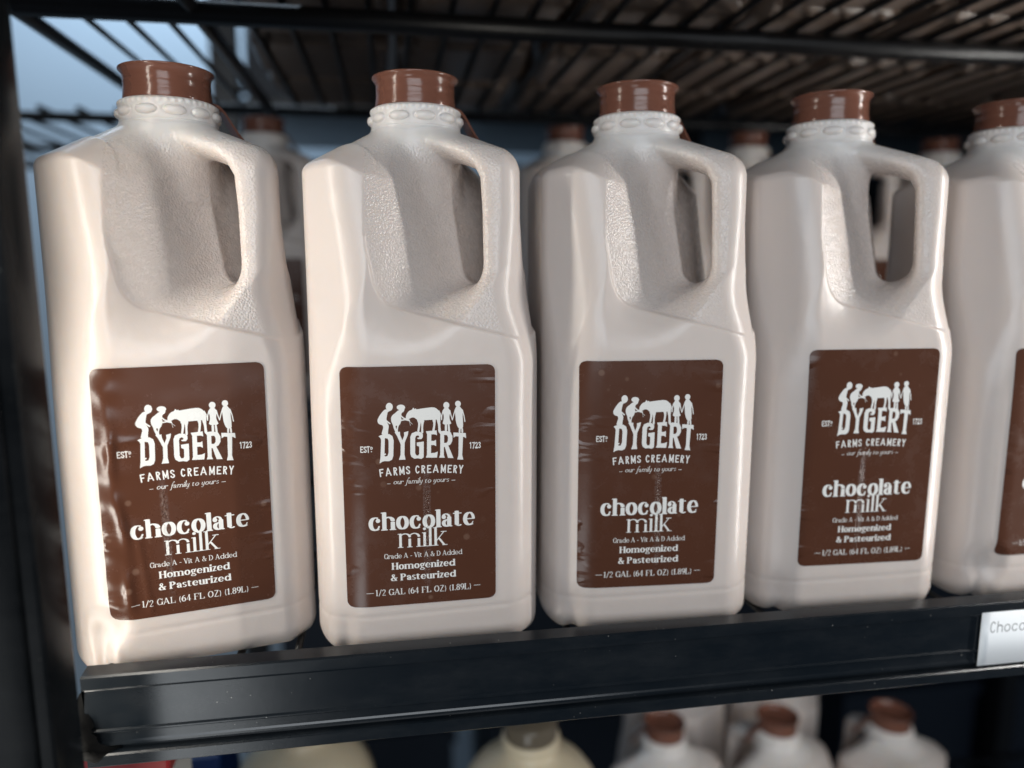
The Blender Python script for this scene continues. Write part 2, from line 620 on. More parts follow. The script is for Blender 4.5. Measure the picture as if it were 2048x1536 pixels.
class Ink:
    def __init__(self, wmm, hmm, res):
        self.res = res * 2
        self.w, self.h = int(wmm * self.res), int(hmm * self.res)
        self.m = np.zeros((self.h, self.w), bool)

    def _box(self, x0, x1, y0, y1):
        return max(int(x0) - 1, 0), min(int(x1) + 2, self.w), max(int(y0) - 1, 0), min(int(y1) + 2, self.h)

    def stroke(self, pts, a, b):                     # mm, y down
        k = self.res
        a, b = max(a * k, 1.3), max(b * k, 1.3)
        p = np.array(pts, float) * k
        for (x0, y0), (x1, y1) in zip(p[:-1], p[1:]):
            i0, i1, j0, j1 = self._box(min(x0, x1) - a, max(x0, x1) + a, min(y0, y1) - b, max(y0, y1) + b)
            if i1 <= i0 or j1 <= j0:
                continue
            X = (np.arange(i0, i1)[None] + .5 - x0) / a
            Y = (np.arange(j0, j1)[:, None] + .5 - y0) / b
            dx, dy = (x1 - x0) / a, (y1 - y0) / b
            L = dx * dx + dy * dy
            t = np.clip((X * dx + Y * dy) / L, 0, 1) if L > 1e-9 else 0
            self.m[j0:j1, i0:i1] |= (X - t * dx) ** 2 + (Y - t * dy) ** 2 < 1

    def poly(self, rings):
        k = self.res
        rings = [np.array(r, float) * k for r in rings]
        al = np.concatenate(rings)
        i0, i1, j0, j1 = self._box(al[:, 0].min(), al[:, 0].max(), al[:, 1].min(), al[:, 1].max())
        X = np.arange(i0, i1)[None] + .5
        Y = np.arange(j0, j1)[:, None] + .5
        c = np.zeros((j1 - j0, i1 - i0), bool)
        for r in rings:
            for (x0, y0), (x1, y1) in zip(r, np.roll(r, -1, 0)):
                if y0 == y1:
                    continue
                c ^= ((y0 > Y) != (y1 > Y)) & (X < (x1 - x0) * (Y - y0) / (y1 - y0) + x0)
        self.m[j0:j1, i0:i1] |= c

    def text(self, txt, x0, x1, base, cap, a, b, X=.74, s=.06, shear=0., gap=.05, sag=0.):
        gl, x = [], 0.
        for ch in txt:
            w, P = glyph(ch, a, b, X, s)
            gl.append((x, w, P))
            x += w + gap
        tot = x - gap
        sx = (x1 - x0) / tot
        m = (x0 + x1) / 2
        for gx, w, P in gl:
            cx = x0 + (gx + w / 2) * sx
            q = (cx - m) / ((x1 - x0) / 2)
            oy, rot = base + sag * q * q, (math.atan(2 * sag * q / ((x1 - x0) / 2)) if sag else 0.)
            c, sn = math.cos(rot), math.sin(rot)
            for pts, A, B in P:
                o = []
                for px, py in pts:
                    ux, uy = (px - w / 2) * sx + shear * py * cap, -py * cap
                    o.append((cx + ux * c - uy * sn, oy + ux * sn + uy * c))
                self.stroke(o, A * sx, B * cap)

    def image(self, name):
        h2, w2 = self.h // 2 * 2, self.w // 2 * 2
        v = self.m[:h2, :w2].reshape(h2 // 2, 2, w2 // 2, 2).mean((1, 3))[::-1].astype(np.float32)
        im = bpy.data.images.new(name, v.shape[1], v.shape[0])
        im.colorspace_settings.name = 'Non-Color'
        px = np.ones((v.shape[0], v.shape[1], 4), np.float32)
        px[..., :3] = v[..., None]
        im.pixels.foreach_set(px.ravel())
        im.update()
        return im


HM = [0.17854716, -0.0077790258, -114.59987, 0.0076252902, 0.18535321, -141.93011, -8.0444093e-05, -8.8228877e-05]


def tr(pts):      # emblem drawing units -> label millimetres
    o = []
    for x, y in pts:
        x, y = 700 + x / 6.8267, 780 + y / 6.8267
        w = HM[6] * x + HM[7] * y + 1
        o.append(((HM[0] * x + HM[1] * y + HM[2]) / w, (HM[3] * x + HM[4] * y + HM[5]) / w))
    return o


def ell(cx, cy, rx, ry, n=24):
    return [(cx + rx * math.cos(2 * math.pi * k / n), cy + ry * math.sin(2 * math.pi * k / n)) for k in range(n)]


def label_ink():
    I = Ink(66, 107, 12)
    def sm(r):
        r = np.array(r, float)
        for _ in range(1):
            n_ = np.roll(r, -1, 0)
            r = np.stack([r * .78 + n_ * .22, r * .22 + n_ * .78], 1).reshape(-1, 2)
        return [tuple(k) for k in r]
    P = lambda *r: I.poly([tr(sm(k)) for k in r])
    K = lambda pts, wd=.2: I.stroke(tr(pts), wd, wd)
    # children and cow standing on the letters
    P(ell(520, 236, 48, 56)); P([(485, 270), (455, 275), (425, 305), (395, 345), (372, 385), (358, 418), (362, 452), (385, 476), (432, 488), (440, 520), (428, 560), (414, 618), (505, 618), (506, 560), (516, 500), (505, 470), (485, 440), (482, 395), (490, 350), (498, 305), (530, 292), (540, 270)])
    K([(480, 425), (505, 445), (528, 462)], .28)
    P(ell(680, 240, 58, 38)); P(ell(690, 265, 38, 45)); P([(648, 275), (605, 315), (560, 350), (543, 390), (550, 440), (572, 480), (580, 520), (602, 570), (610, 600), (662, 600), (636, 560), (648, 495), (672, 465), (684, 425), (690, 400), (680, 370), (690, 315), (718, 295)], [(606, 500), (618, 488), (630, 492), (622, 540)])
    K([(672, 345), (715, 385), (795, 412)], .26); K([(680, 418), (740, 405), (795, 418)], .26)
    K([(790, 415), (812, 440), (838, 465)], .07); K([(795, 420), (805, 450), (812, 485)], .07)
    P([(748, 385), (752, 345), (770, 310), (798, 282), (833, 270), (850, 236), (866, 262), (884, 248), (890, 262), (905, 262), (1000, 245), (1130, 228), (1185, 255), (1222, 310), (1228, 370), (1165, 402), (1100, 402), (1000, 410), (905, 408), (868, 375), (830, 374), (788, 400), (758, 408)])
    P([(1160, 340), (1180, 420), (1196, 480), (1198, 575), (1236, 575), (1224, 470), (1226, 330)]); P([(1112, 390), (1132, 460), (1110, 575), (1142, 575), (1156, 480), (1162, 390)])
    P([(898, 395), (924, 460), (905, 575), (934, 575), (950, 480), (958, 395)]); P([(945, 395), (964, 480), (960, 590), (992, 590), (986, 490), (1008, 395)])
    K([(1205, 275), (1232, 330), (1240, 400)], .13)
    P(ell(1307, 200, 42, 45)); P([(1288, 230), (1262, 262), (1258, 300), (1272, 340), (1272, 390), (1252, 465), (1384, 462), (1352, 390), (1350, 340), (1366, 300), (1350, 258), (1328, 232)])
    K([(1262, 275), (1245, 340), (1243, 400)], .2); K([(1356, 270), (1372, 340), (1392, 400)], .2); P([(1288, 455), (1288, 560), (1320, 560), (1318, 455)]); P([(1326, 455), (1336, 575), (1364, 575), (1352, 455)])
    P(ell(1468, 178, 40, 42)); P([(1448, 210), (1424, 255), (1432, 330), (1440, 420), (1462, 490), (1490, 520), (1540, 515), (1540, 420), (1532, 330), (1538, 265), (1510, 235), (1492, 210)])
    K([(1430, 260), (1410, 330), (1392, 400)], .2); K([(1530, 262), (1552, 340), (1566, 420)], .2); P([(1485, 505), (1480, 575), (1505, 575), (1508, 505)]); P([(1516, 505), (1518, 575), (1544, 575), (1538, 505)])
    N = lambda *r: I.poly([tr(k) for k in r])
    # the name
    N([(376, 640), (398, 628), (440, 612), (520, 606), (565, 632), (583, 690), (580, 905), (562, 955), (525, 976), (462, 976), (430, 985), (393, 1008), (404, 930), (411, 690), (400, 662)], [(462, 662), (500, 668), (514, 700), (515, 860), (500, 905), (470, 914), (455, 900), (482, 884), (468, 868), (458, 880)])
    N([(596, 580), (668, 572), (672, 615), (703, 690), (728, 622), (724, 580), (785, 562), (778, 610), (735, 720), (733, 880), (748, 950), (658, 956), (680, 885), (680, 742), (630, 632)])
    N([(812, 640), (832, 590), (890, 566), (950, 570), (984, 600), (985, 640), (965, 668), (920, 668), (902, 652), (932, 646), (934, 628), (915, 616), (888, 628), (879, 660), (880, 860), (897, 892), (925, 892), (936, 870), (936, 772), (902, 756), (902, 715), (998, 700), (998, 915), (965, 938), (920, 930), (868, 936), (828, 910), (814, 870)])
    N([(1026, 560), (1174, 546), (1180, 612), (1150, 600), (1101, 602), (1101, 690), (1140, 690), (1166, 674), (1170, 762), (1140, 746), (1099, 748), (1099, 857), (1150, 853), (1192, 834), (1182, 917), (1028, 920), (1043, 880), (1043, 600)])
    N([(1203, 560), (1300, 548), (1365, 565), (1394, 620), (1392, 690), (1366, 737), (1337, 752), (1380, 850), (1410, 922), (1335, 920), (1320, 872), (1290, 772), (1276, 772), (1276, 880), (1290, 918), (1211, 918), (1226, 880), (1226, 600)], [(1279, 608), (1318, 608), (1333, 640), (1331, 690), (1312, 715), (1279, 715)])
    N([(1406, 572), (1578, 578), (1584, 648), (1555, 632), (1541, 630), (1531, 880), (1547, 942), (1463, 940), (1479, 880), (1481, 626), (1440, 622), (1410, 642)])
    I.text('EST', 7.7, 11.7, 36.85, 2.75, .075, .075, s=0); I.text('D', 12.0, 12.85, 35.6, 1.25, .11, .11, s=0); I.stroke([(12.3, 36.5), (12.4, 36.5)], .2, .2)
    I.text('1723', 54.7, 59.5, 37.0, 2.8, .075, .075, s=0, gap=.1)
    I.text('FARMS CREAMERY', 15.7, 51.3, 46.95, 3.55, .075, .075, s=0, gap=.2, sag=.95)
    I.text('our family to yours', 21.2, 45.2, 51.3, 2.7, .05, .026, X=.5, s=.012, shear=.3, gap=.08)
    I.stroke([(18.7, 51.0), (20.0, 51.0)], .1, .1); I.stroke([(46.5, 50.8), (48.0, 50.8)], .1, .1)
    I.text('chocolate', 10.2, 56.9, 71.9, 8.25, .110, .026, X=.745, s=.035, gap=.03)
    I.text('milk', 22.9, 44.8, 80.3, 8.55, .055, .018, X=.76, s=.045, gap=.06)
    I.text('Grade A - Vit A & D Added', 16.5, 50.8, 85.1, 2.35, .062, .028, X=.68, s=.05, gap=.06)
    I.text('Homogenized', 19.7, 47.6, 90.25, 3.15, .105, .034, X=.72, s=.028, gap=.05)
    I.text('& Pasteurized', 19.2, 47.9, 95.5, 3.15, .105, .034, X=.72, s=.028, gap=.05)
    I.text('1/2 GAL (64 FL OZ) (1.89L)', 12.4, 54.8, 102.0, 2.85, .066, .026, X=.7, s=.05, gap=.07)
    I.stroke([(8.5, 100.6), (11.5, 100.6)], .12, .12); I.stroke([(56.1, 100.4), (58.8, 100.4)], .12, .12)
    return I.image('label_print')


# ------------------------------------------------------------------ materials
def plastic_jug(name, milk, neck):
    m = mat(name, milk, .36)
    g = NT(m)
    geo = g.coord('Object')
    sep = g.n('ShaderNodeSeparateXYZ')
    g.l(geo, sep.inputs[0])
    zf = g.math('MULTIPLY', g.math('SUBTRACT', sep.outputs[2], .219), 90.0, True)
    cloud = g.noise(28, 3, geo)
    base = g.mix(g.math('MULTIPLY', cloud, .35), milk, tuple(c * .93 for c in milk))
    g.l(g.mix(zf, base, neck), g.b.inputs['Base Color'])
    at = g.n('ShaderNodeAttribute', attribute_name='grain')
    wob = g.n('ShaderNodeVectorMath', operation='ADD')
    nz = g.n('ShaderNodeTexNoise')
    nz.inputs['Scale'].default_value = 420
    g.l(geo, nz.inputs['Vector'])
    scl = g.n('ShaderNodeVectorMath', operation='SCALE')
    scl.inputs['Scale'].default_value = .0007
    g.l(nz.outputs['Color'], scl.inputs[0])
    g.l(geo, wob.inputs[0]); g.l(scl.outputs[0], wob.inputs[1])
    vo = g.n('ShaderNodeTexVoronoi', feature='SMOOTH_F1')
    vo.inputs['Scale'].default_value = 1050
    vo.inputs['Smoothness'].default_value = .45
    g.l(wob.outputs[0], vo.inputs['Vector'])
    n1 = g.bump(vo.outputs['Distance'], g.math('MULTIPLY', at.outputs['Fac'], .42), -.0005)
    fine = g.noise(1500, 2, geo)
    n2 = g.bump(fine, .07, .0004, n1)
    lump = g.noise(60, 2, geo)
    n3 = g.bump(lump, .12, .004, n2)
    g.l(n3, g.b.inputs['Normal'])
    g.l(g.math('ADD', g.math('MULTIPLY', at.outputs['Fac'], -.04), g.math('ADD', .25, g.math('MULTIPLY', g.noise(180, 3, geo), .12))), g.b.inputs['Roughness'])
    g.b.inputs['Subsurface Weight'].default_value = .4
    g.b.inputs['Subsurface Radius'].default_value = (1.0, .75, .55)
    g.b.inputs['Subsurface Scale'].default_value = .004
    g.b.inputs['IOR'].default_value = 1.5
    return m


M_JUG = plastic_jug('chocolate_milk_plastic', (.68, .60, .552), (.73, .692, .66))
M_NECK = plastic_jug('neck_plastic', (.73, .69, .66), (.73, .69, .66))


def cap_material():
    m = mat('brown_cap_plastic', (.33, .138, .092), .17)
    g = NT(m)
    g.b.inputs['Transmission Weight'].default_value = .5
    g.b.inputs['IOR'].default_value = 1.46
    n = g.noise(160, 2, g.coord('Object', (1, 1, 6)))
    g.l(g.bump(n, .10, .0012), g.b.inputs['Normal'])
    return m


M_CAP = cap_material()


def label_material(im, name, wrinkle):
    m = mat(name, (.13, .045, .022), .3)
    g = NT(m)
    uv = g.coord('UV')
    tx = g.n('ShaderNodeTexImage', image=im, interpolation='Linear')
    g.l(uv, tx.inputs[0])
    ob = g.n('ShaderNodeTexCoord').outputs['Object']
    rnd = g.n('ShaderNodeObjectInfo').outputs['Random']
    off = g.n('ShaderNodeVectorMath', operation='ADD')
    cmb = g.n('ShaderNodeCombineXYZ')
    g.l(rnd, cmb.inputs[0]); g.l(rnd, cmb.inputs[2])
    g.l(ob, off.inputs[0]); g.l(cmb.outputs[0], off.inputs[1])
    v = off.outputs[0]
    brown = g.mix(g.noise(45, 4, v), (.078, .029, .0155), (.094, .035, .019))
    # dried drops and scuffs
    vo = g.n('ShaderNodeTexVoronoi')
    vo.inputs['Scale'].default_value = 95
    g.l(v, vo.inputs['Vector'])
    dots = g.math('MULTIPLY', g.ramp(vo.outputs['Distance'], .10, .16, (1, 1, 1), (0, 0, 0)), g.ramp(g.noise(30, 1, v), .52, .62))
    brown = g.mix(g.math('MULTIPLY', dots, .25), brown, (.34, .22, .16))
    g.l(g.mix(tx.outputs[0], brown, (.83, .82, .79)), g.b.inputs['Base Color'])
    scuff = g.ramp(g.noise(70, 5, v, .7), .5, .75)
    g.l(g.math('ADD', .24, g.math('MULTIPLY', scuff, .14)), g.b.inputs['Roughness'])
    n1 = g.bump(g.noise(20, 2, v), wrinkle, .006)
    n2 = g.bump(g.noise(700, 2, v), .05, .0003, n1)
    # a crinkled streak where the film has lifted, at a different place on each jug
    su = g.n('ShaderNodeSeparateXYZ')
    g.l(uv, su.inputs[0])
    u0 = g.math('ADD', .22, g.math('MULTIPLY', rnd, .42))
    wav = g.math('MULTIPLY', g.math('SUBTRACT', g.noise(3.5, 2, v), .5), .12)
    du = g.math('DIVIDE', g.math('SUBTRACT', g.math('SUBTRACT', su.outputs[0], u0), wav), .030)
    band = g.math('SUBTRACT', 1.0, g.math('MULTIPLY', du, du), True)
    vv = g.math('DIVIDE', g.math('SUBTRACT', su.outputs[1], .32), .30)
    band = g.math('MULTIPLY', band, g.math('SUBTRACT', 1.0, g.math('MULTIPLY', vv, vv), True))
    cr = g.noise(520, 4, v, .7)
    n3 = g.bump(cr, g.math('MULTIPLY', band, 1.0), .0016, n2)
    # horizontal nicks along the edges
    eg = g.math('POWER', g.math('MULTIPLY', g.math('ABSOLUTE', g.math('SUBTRACT', su.outputs[0], .5)), 2.0), 6.0)
    wr = g.n('ShaderNodeMapping')
    wr.inputs['Scale'].default_value = (.25, 1, 1.0)
    g.l(v, wr.inputs['Vector'])
    n4 = g.bump(g.ramp(g.noise(85, 2, wr.outputs[0]), .58, .64), g.math('MULTIPLY', eg, .5), .0012, n3)
    g.l(n4, g.b.inputs['Normal'])
    g.b.inputs['Specular IOR Level'].default_value = .5
    return m


INK = label_ink()
M_LABEL = label_material(INK, 'glossy_brown_label', .12)
M_LABEL_W = label_material(INK, 'wrinkled_brown_label', .3)


def black_paint(name, color, rough, grit=.0, dust=0.):
    m = mat(name, color, rough)
    g = NT(m)
    v = g.coord('Object')
    c = color
    if dust:
        d1 = g.n('ShaderNodeTexVoronoi')
        d1.inputs['Scale'].default_value = 230
        g.l(v, d1.inputs['Vector'])
        spot = g.math('MULTIPLY', g.ramp(d1.outputs['Distance'], .05, .09, (1, 1, 1), (0, 0, 0)), g.ramp(g.noise(60, 2, v), .52, .66))
        film = g.ramp(g.noise(22, 5, g.coord('Object', (1, 3, 3)), .7), .4, .8)
        col = g.mix(g.math('MULTIPLY', film, .25 * dust), color, (.09, .09, .09))
        g.l(g.mix(g.math('MULTIPLY', spot, .8 * dust), col, (.5, .48, .44)), g.b.inputs['Base Color'])
    g.l(g.math('ADD', rough - .02, g.math('MULTIPLY', g.noise(35, 4, v), .08)), g.b.inputs['Roughness'])
    if grit:
        g.l(g.bump(g.noise(300, 3, v), grit, .0006), g.b.inputs['Normal'])
    return m


M_RAIL = black_paint('black_extruded_plastic', (.0055, .0085, .012), .20, .02, .6)
M_WIRE = black_paint('black_coated_wire', (.007, .007, .008), .34, .05)
M_POST = black_paint('gloss_black_metal', (.005, .006, .007), .22, .04, .35)
M_POST.node_tree.nodes['Principled BSDF'].inputs['Specular IOR Level'].default_value = .06
M_FUZZ = black_paint('coarse_black_rubber', (.006, .006, .006), .75, .9)
M_FUZZ.node_tree.nodes['Principled BSDF'].inputs['Specular IOR Level'].default_value = .12
M_NAVY = black_paint('navy_plastic', (.012, .018, .030), .45, .1)
M_WALL = mat('pale_cooler_wall', (.52, .62, .70), .55)
gW = NT(M_WALL)
gW.l(gW.mix(gW.noise(3, 3, gW.coord('Object')), (.47, .58, .67), (.56, .66, .74)), gW.b.inputs['Base Color'])

# ------------------------------------------------------------------ the setting behind: cooler wall
bm = bmesh.new()
add_box(bm, -2.2, 3.4, 2.2, 2.26, -1.6, 2.4)
o = link('wall', bm_mesh('wall', bm), M_WALL, smooth=False)
o['kind'] = 'structure'


# ------------------------------------------------------------------ dark storage rack and crates in front of the wall
t = empty('storage_rack', (0, 1.35, -1.3), 0, 'dark storage rack far behind the jugs, out of focus', 'storage rack')
for x in (-.26, .55, 1.35, 2.2):
    bm = bmesh.new()
    add_box(bm, x - .02, x + .02, -.02, .02, 0, 3.2)
    link('rack_post', bm_mesh('rack_post', bm), M_WIRE, t, smooth=False)
tiers = [(-1.25, .50), (-.72, .50), (-.19, .55), (.458, .35), (.83, .42)]
for z, hh in tiers:
    bm = bmesh.new()
    add_box(bm, -.26, 2.2, .021, .42, z + 1.3 - .022, z + 1.3 - .002)
    link('rack_shelf', bm_mesh('rack_shelf', bm), M_WIRE, t, smooth=False)


def crate():
    bm = bmesh.new()
    w, d_, h_ = .165, .18, 1.0
    for args in ((-w, w, -d_, d_, 0, .03), (-w, -w + .012, -d_, d_, .03, h_), (w - .012, w, -d_, d_, .03, h_), (-w + .012, w - .012, -d_, -d_ + .012, .03, h_), (-w + .012, w - .012, d_ - .012, d_, .03, h_),
                 (-w - .008, w + .008, -d_ - .008, -d_ - .0005, h_ - .06, h_ - .005), (-w - .008, w + .008, -d_ - .008, -d_ - .0005, .02, .07)):
        add_box(bm, *args)
    return bm_mesh('storage_crate', bm)


cm = crate()
CR = 'navy crates on the far rack'
for z, hh in tiers:
    for k in range(6):
        o = link('storage_crate', cm, M_NAVY, smooth=False)
        o.location = (-.055 + k * .405 + random.uniform(-.02, .02), 1.56, z)
        o.scale = (1, 1, hh - random.choice((0.0, .0, .012)))
        tag(o, 'dark navy storage crate on the far rack, out of focus behind the jugs', 'crate', CR)

# ------------------------------------------------------------------ black post at the left
def post():
    t = empty('shelf_post', (-.1137, .2555, -.7), 0, 'glossy black upright post at the far left edge of the shelf', 'post')
    bm = bmesh.new()
    add_box(bm, -.0440, 0, -.0095, .011, 0, 1.9)
    bevel_all(bm, .0012, 3)
    link('upright', bm_mesh('upright', bm), M_POST, t, smooth=True)
    bm = bmesh.new()
    add_box(bm, -.0420, -.0050, -.0118, -.0097, 0, 1.9)
    bevel_all(bm, .0006, 2)
    link('edge_strip', bm_mesh('edge_strip', bm), M_POST, t, smooth=True)
    return t


post()


# ------------------------------------------------------------------ wire shelves
def wire_shelf(name, loc, x0, x1, y0, y1, step, rods, label, side=True, wr=.0017):
    t = empty(name, loc, 0, label, 'wire shelf')
    bm = bmesh.new()
    x = x0 + step
    while x < x1 - step * .5:
        add_rod(bm, (x, y0, -.0018), (x, y1, -.0018), wr, 6)
        x += step
    link('wire_grid', bm_mesh('wire_grid', bm), M_WIRE, t)
    for y, r in rods:
        bm = bmesh.new()
        add_rod(bm, (x0, y, -.0035 - r), (x1, y, -.0035 - r), r, 10)
        link('cross_rod', bm_mesh('cross_rod', bm), M_WIRE, t)
    if side:
        bm = bmesh.new()
        add_rod(bm, (x0, y0, -.009), (x0, y1, -.009), .0048, 10)
        link('side_rod', bm_mesh('side_rod', bm), M_WIRE, t)
    return t


deck = wire_shelf('wire_shelf', (0, 0, 0), -.122, .95, .305, .80, .0254, ((.31, .003), (.46, .003), (.62, .003), (.795, .003)), 'black wire shelf holding the front row of chocolate milk jugs')
bm = bmesh.new()
add_tube(bm, [(-.112, .325, .004), (-.120, .315, .003), (-.1258, .304, -.002), (-.1276, .2985, -.011), (-.1268, .296, -.018), (-.123, .299, -.0225), (-.112, .304, -.021)],
         [.003, .0035, .0042, .0055, .006, .005, .003], 12)
link('corner_clip', bm_mesh('corner_clip', bm), M_FUZZ, deck)

upper = wire_shelf('wire_shelf', (0, 0, .331), -.212, 1.15, .24, .80, .0254, ((.245, .005), (.487, .0070), (.775, .005)), 'black wire shelf overhead, seen from below, carrying jugs on its right side', wr=.0022)
bm = bmesh.new()
add_rod(bm, (-.110, .24, -.009), (-.110, .80, -.009), .0042, 10)
link('side_rod', bm_mesh('side_rod', bm), M_WIRE, upper)
bm = bmesh.new()
add_box(bm, -.212, 1.15, .2340, .2385, -.012, .034)  # unseen rail, added to keep front light off the overhead jugs
link('light_block_rail', bm_mesh('light_block_rail', bm), M_RAIL, upper, smooth=False)
wire_shelf('wire_shelf', (-.2, 0, .331), -.75, -.03, .83, 1.25, .036, ((.84, .005), (1.05, .005), (1.24, .005)), 'empty black wire shelf at the upper left, against the pale wall', wr=.003)
rear = wire_shelf('wire_shelf', (0, 0, .050), -.21, .95, .66, .86, .0254, ((.665, .003), (.855, .003)), 'black wire shelf farther back and slightly higher, holding the blurred rear jugs')
lower = wire_shelf('wire_shelf', (0, 0, -.52), -.230, 1.0, .36, .85, .0254, ((.365, .004), (.6, .004), (.845, .004)), 'black wire shelf low in the shadow under the front rail')

# ------------------------------------------------------------------ price rail along the shelf front
prof = [(.3045, .0118), (.2972, .0112), (.2963, .0106), (.2963, .0058), (.2966, .0053), (.2972, .0050), (.2974, .0044), (.2975, -.0125), (.2968, -.0132), (.2968, -.0138), (.2975, -.0145), (.2975, -.0180), (.2971, -.0188), (.2971, -.0198), (.2996, -.0204), (.2996, -.0222), (.2966, -.0228), (.2958, -.0234), (.2958, -.0278), (.2964, -.0284), (.3004, -.0284), (.3024, -.0240), (.3024, .0085), (.3045, .0085)]
bm = bmesh.new()
a = [bm.verts.new((-.1255, y, z)) for y, z in prof]
b = [bm.verts.new((.95, y, z)) for y, z in prof]
n = len(prof)
for k in range(n):
    bm.faces.new((a[k], a[(k + 1) % n], b[(k + 1) % n], b[k]))
bm.faces.new(a[::-1])
bm.faces.new(b)
bmesh.ops.triangulate(bm, faces=[f for f in bm.faces if len(f.verts) > 4])
rail = link('price_rail', bm_mesh('price_rail', bm), M_RAIL, smooth=False)
tag(rail, 'long black plastic price rail clipped along the front edge of the shelf', 'price rail')

# tag in the rail
ti = Ink(62, 27.5, 10)
ti.text('Chocolate', 5.0, 37.0, 10.8, 6.0, .055, .055, X=.7, s=0, gap=.11)
ti.text('$', 26.6, 29.2, 21.5, 5.2, .06, .06, s=0)
TI = ti.image('tag_print')
m = mat('white_card', (.72, .78, .82), .35)
g = NT(m)
tx = g.n('ShaderNodeTexImage', image=TI)
g.l(g.coord('UV'), tx.inputs[0])
g.l(g.mix(tx.outputs[0], (.93, .96, .98), (.30, .31, .32)), g.b.inputs['Base Color'])
V = []
nxx, nzz = 13, 2
for j, zz in enumerate((-.0210, .0066)):
    for i in range(nxx):
        V.append((.2800 + .062 * i / 12, .2960, zz))
F = [(i, i + 1, nxx + i + 1, nxx + i) for i in range(nxx - 1)]
me = np_mesh('price_tag', V, F)
uvl = me.uv_layers.new(name='UVMap')
uvl.data.foreach_set('uv', np.array([((V[l.vertex_index][0] - .28) / .062, (V[l.vertex_index][2] + .0210) / .0276) for l in me.loops], np.float32).ravel())
ptag = link('price_tag', me, m, smooth=False)
sol = ptag.modifiers.new('thickness', 'SOLIDIFY')
sol.thickness = .0005
sol.offset = -1
tag(ptag, 'white price tag with grey lettering in the rail at the right edge', 'price tag')


# ------------------------------------------------------------------ milk jugs
def neck_mesh():
    prof = [(20.6, 233.0), (20.6, 234.6), (21.0, 235.2), (20.8, 235.7)]
    for k in range(25):
        z = 235.8 + k * .33
        prof.append((20.7 + .3 * math.sin(math.pi * k / 24), z))
    prof += [(20.4, 244.2), (19.2, 245.0), (17.0, 245.3), (17.0, 252.0), (16.2, 252.4), (15.2, 252.0), (15.2, 240)]

    def fn(th, r, z):
        q = np.full(len(th), float(r))
        k = 11
        ph = (th * k / (2 * np.pi)) % 1 - .5
        e = 1 - (ph / .39) ** 2 - ((z - 239.3) / 2.1) ** 2
        if 232 < z < 245:
            q += np.where(e > 0, np.sqrt(np.maximum(e, 0)) * 1.5, 0) - .35 * np.exp(-(np.minimum(e, 0) * 2.2) ** 2) * (e <= 0)
        if 242.2 < z < 244.9:
            q += .45 * (.5 + .5 * np.cos(th * 44)) * math.sin(math.pi * (z - 242.2) / 2.7)
        return q
    V, F = lathe(prof, 352, fn)
    return np_mesh('neck', V, F)


def cap_mesh():
    prof = [(17.5, 244.9), (18.55, 244.8), (18.75, 245.4), (18.6, 247.0), (18.25, 250.0), (18.1, 252.0), (18.3, 252.5), (18.15, 253.2), (18.2, 255.0), (18.5, 256.6), (19.3, 257.6), (19.85, 258.1), (19.9, 258.7), (19.4, 259.0), (18.5, 258.5), (17.6, 257.2), (17.2, 255.6), (16.4, 254.9), (8, 254.6), (.02, 254.6)]
    V1, F1 = lathe(prof, 96)
    inner = [(.02, 253.4), (8, 253.4), (16.0, 253.7), (17.0, 253.2), (17.35, 251), (17.4, 247), (17.5, 244.9)]
    V2, F2 = lathe(inner, 96)
    return np_mesh('cap', np.concatenate([V1, V2]), np.concatenate([F1, F2 + len(V1)]))


def tab_mesh():
    bm = bmesh.new()
    pts = [(17.9, 246.4), (21.0, 245.6), (23.6, 243.0), (26.0, 239.0), (29.0, 234.6), (32.0, 231.6)]
    ang = R(14)
    up = []
    lo = []
    for i, (r, z) in enumerate(pts):
        hw = 4.0 if i < 5 else 2.6
        row = []
        for dz in (0.8, -.8):
            for sgn in (1, -1):
                row.append(bm.verts.new(((r * math.cos(ang) - sgn * hw * math.sin(ang)) * .001, (r * math.sin(ang) + sgn * hw * math.cos(ang)) * .001, (z + dz) * .001)))
        up.append(row)
    for p, q in zip(up, up[1:]):
        for i, j in ((0, 1), (1, 3), (3, 2), (2, 0)):
            bm.faces.new((p[i], p[j], q[j], q[i]))
    for e in (up[0], up[-1]):
        bm.faces.new((e[0], e[1], e[3], e[2]))
    return bm_mesh('pull_tab', bm)


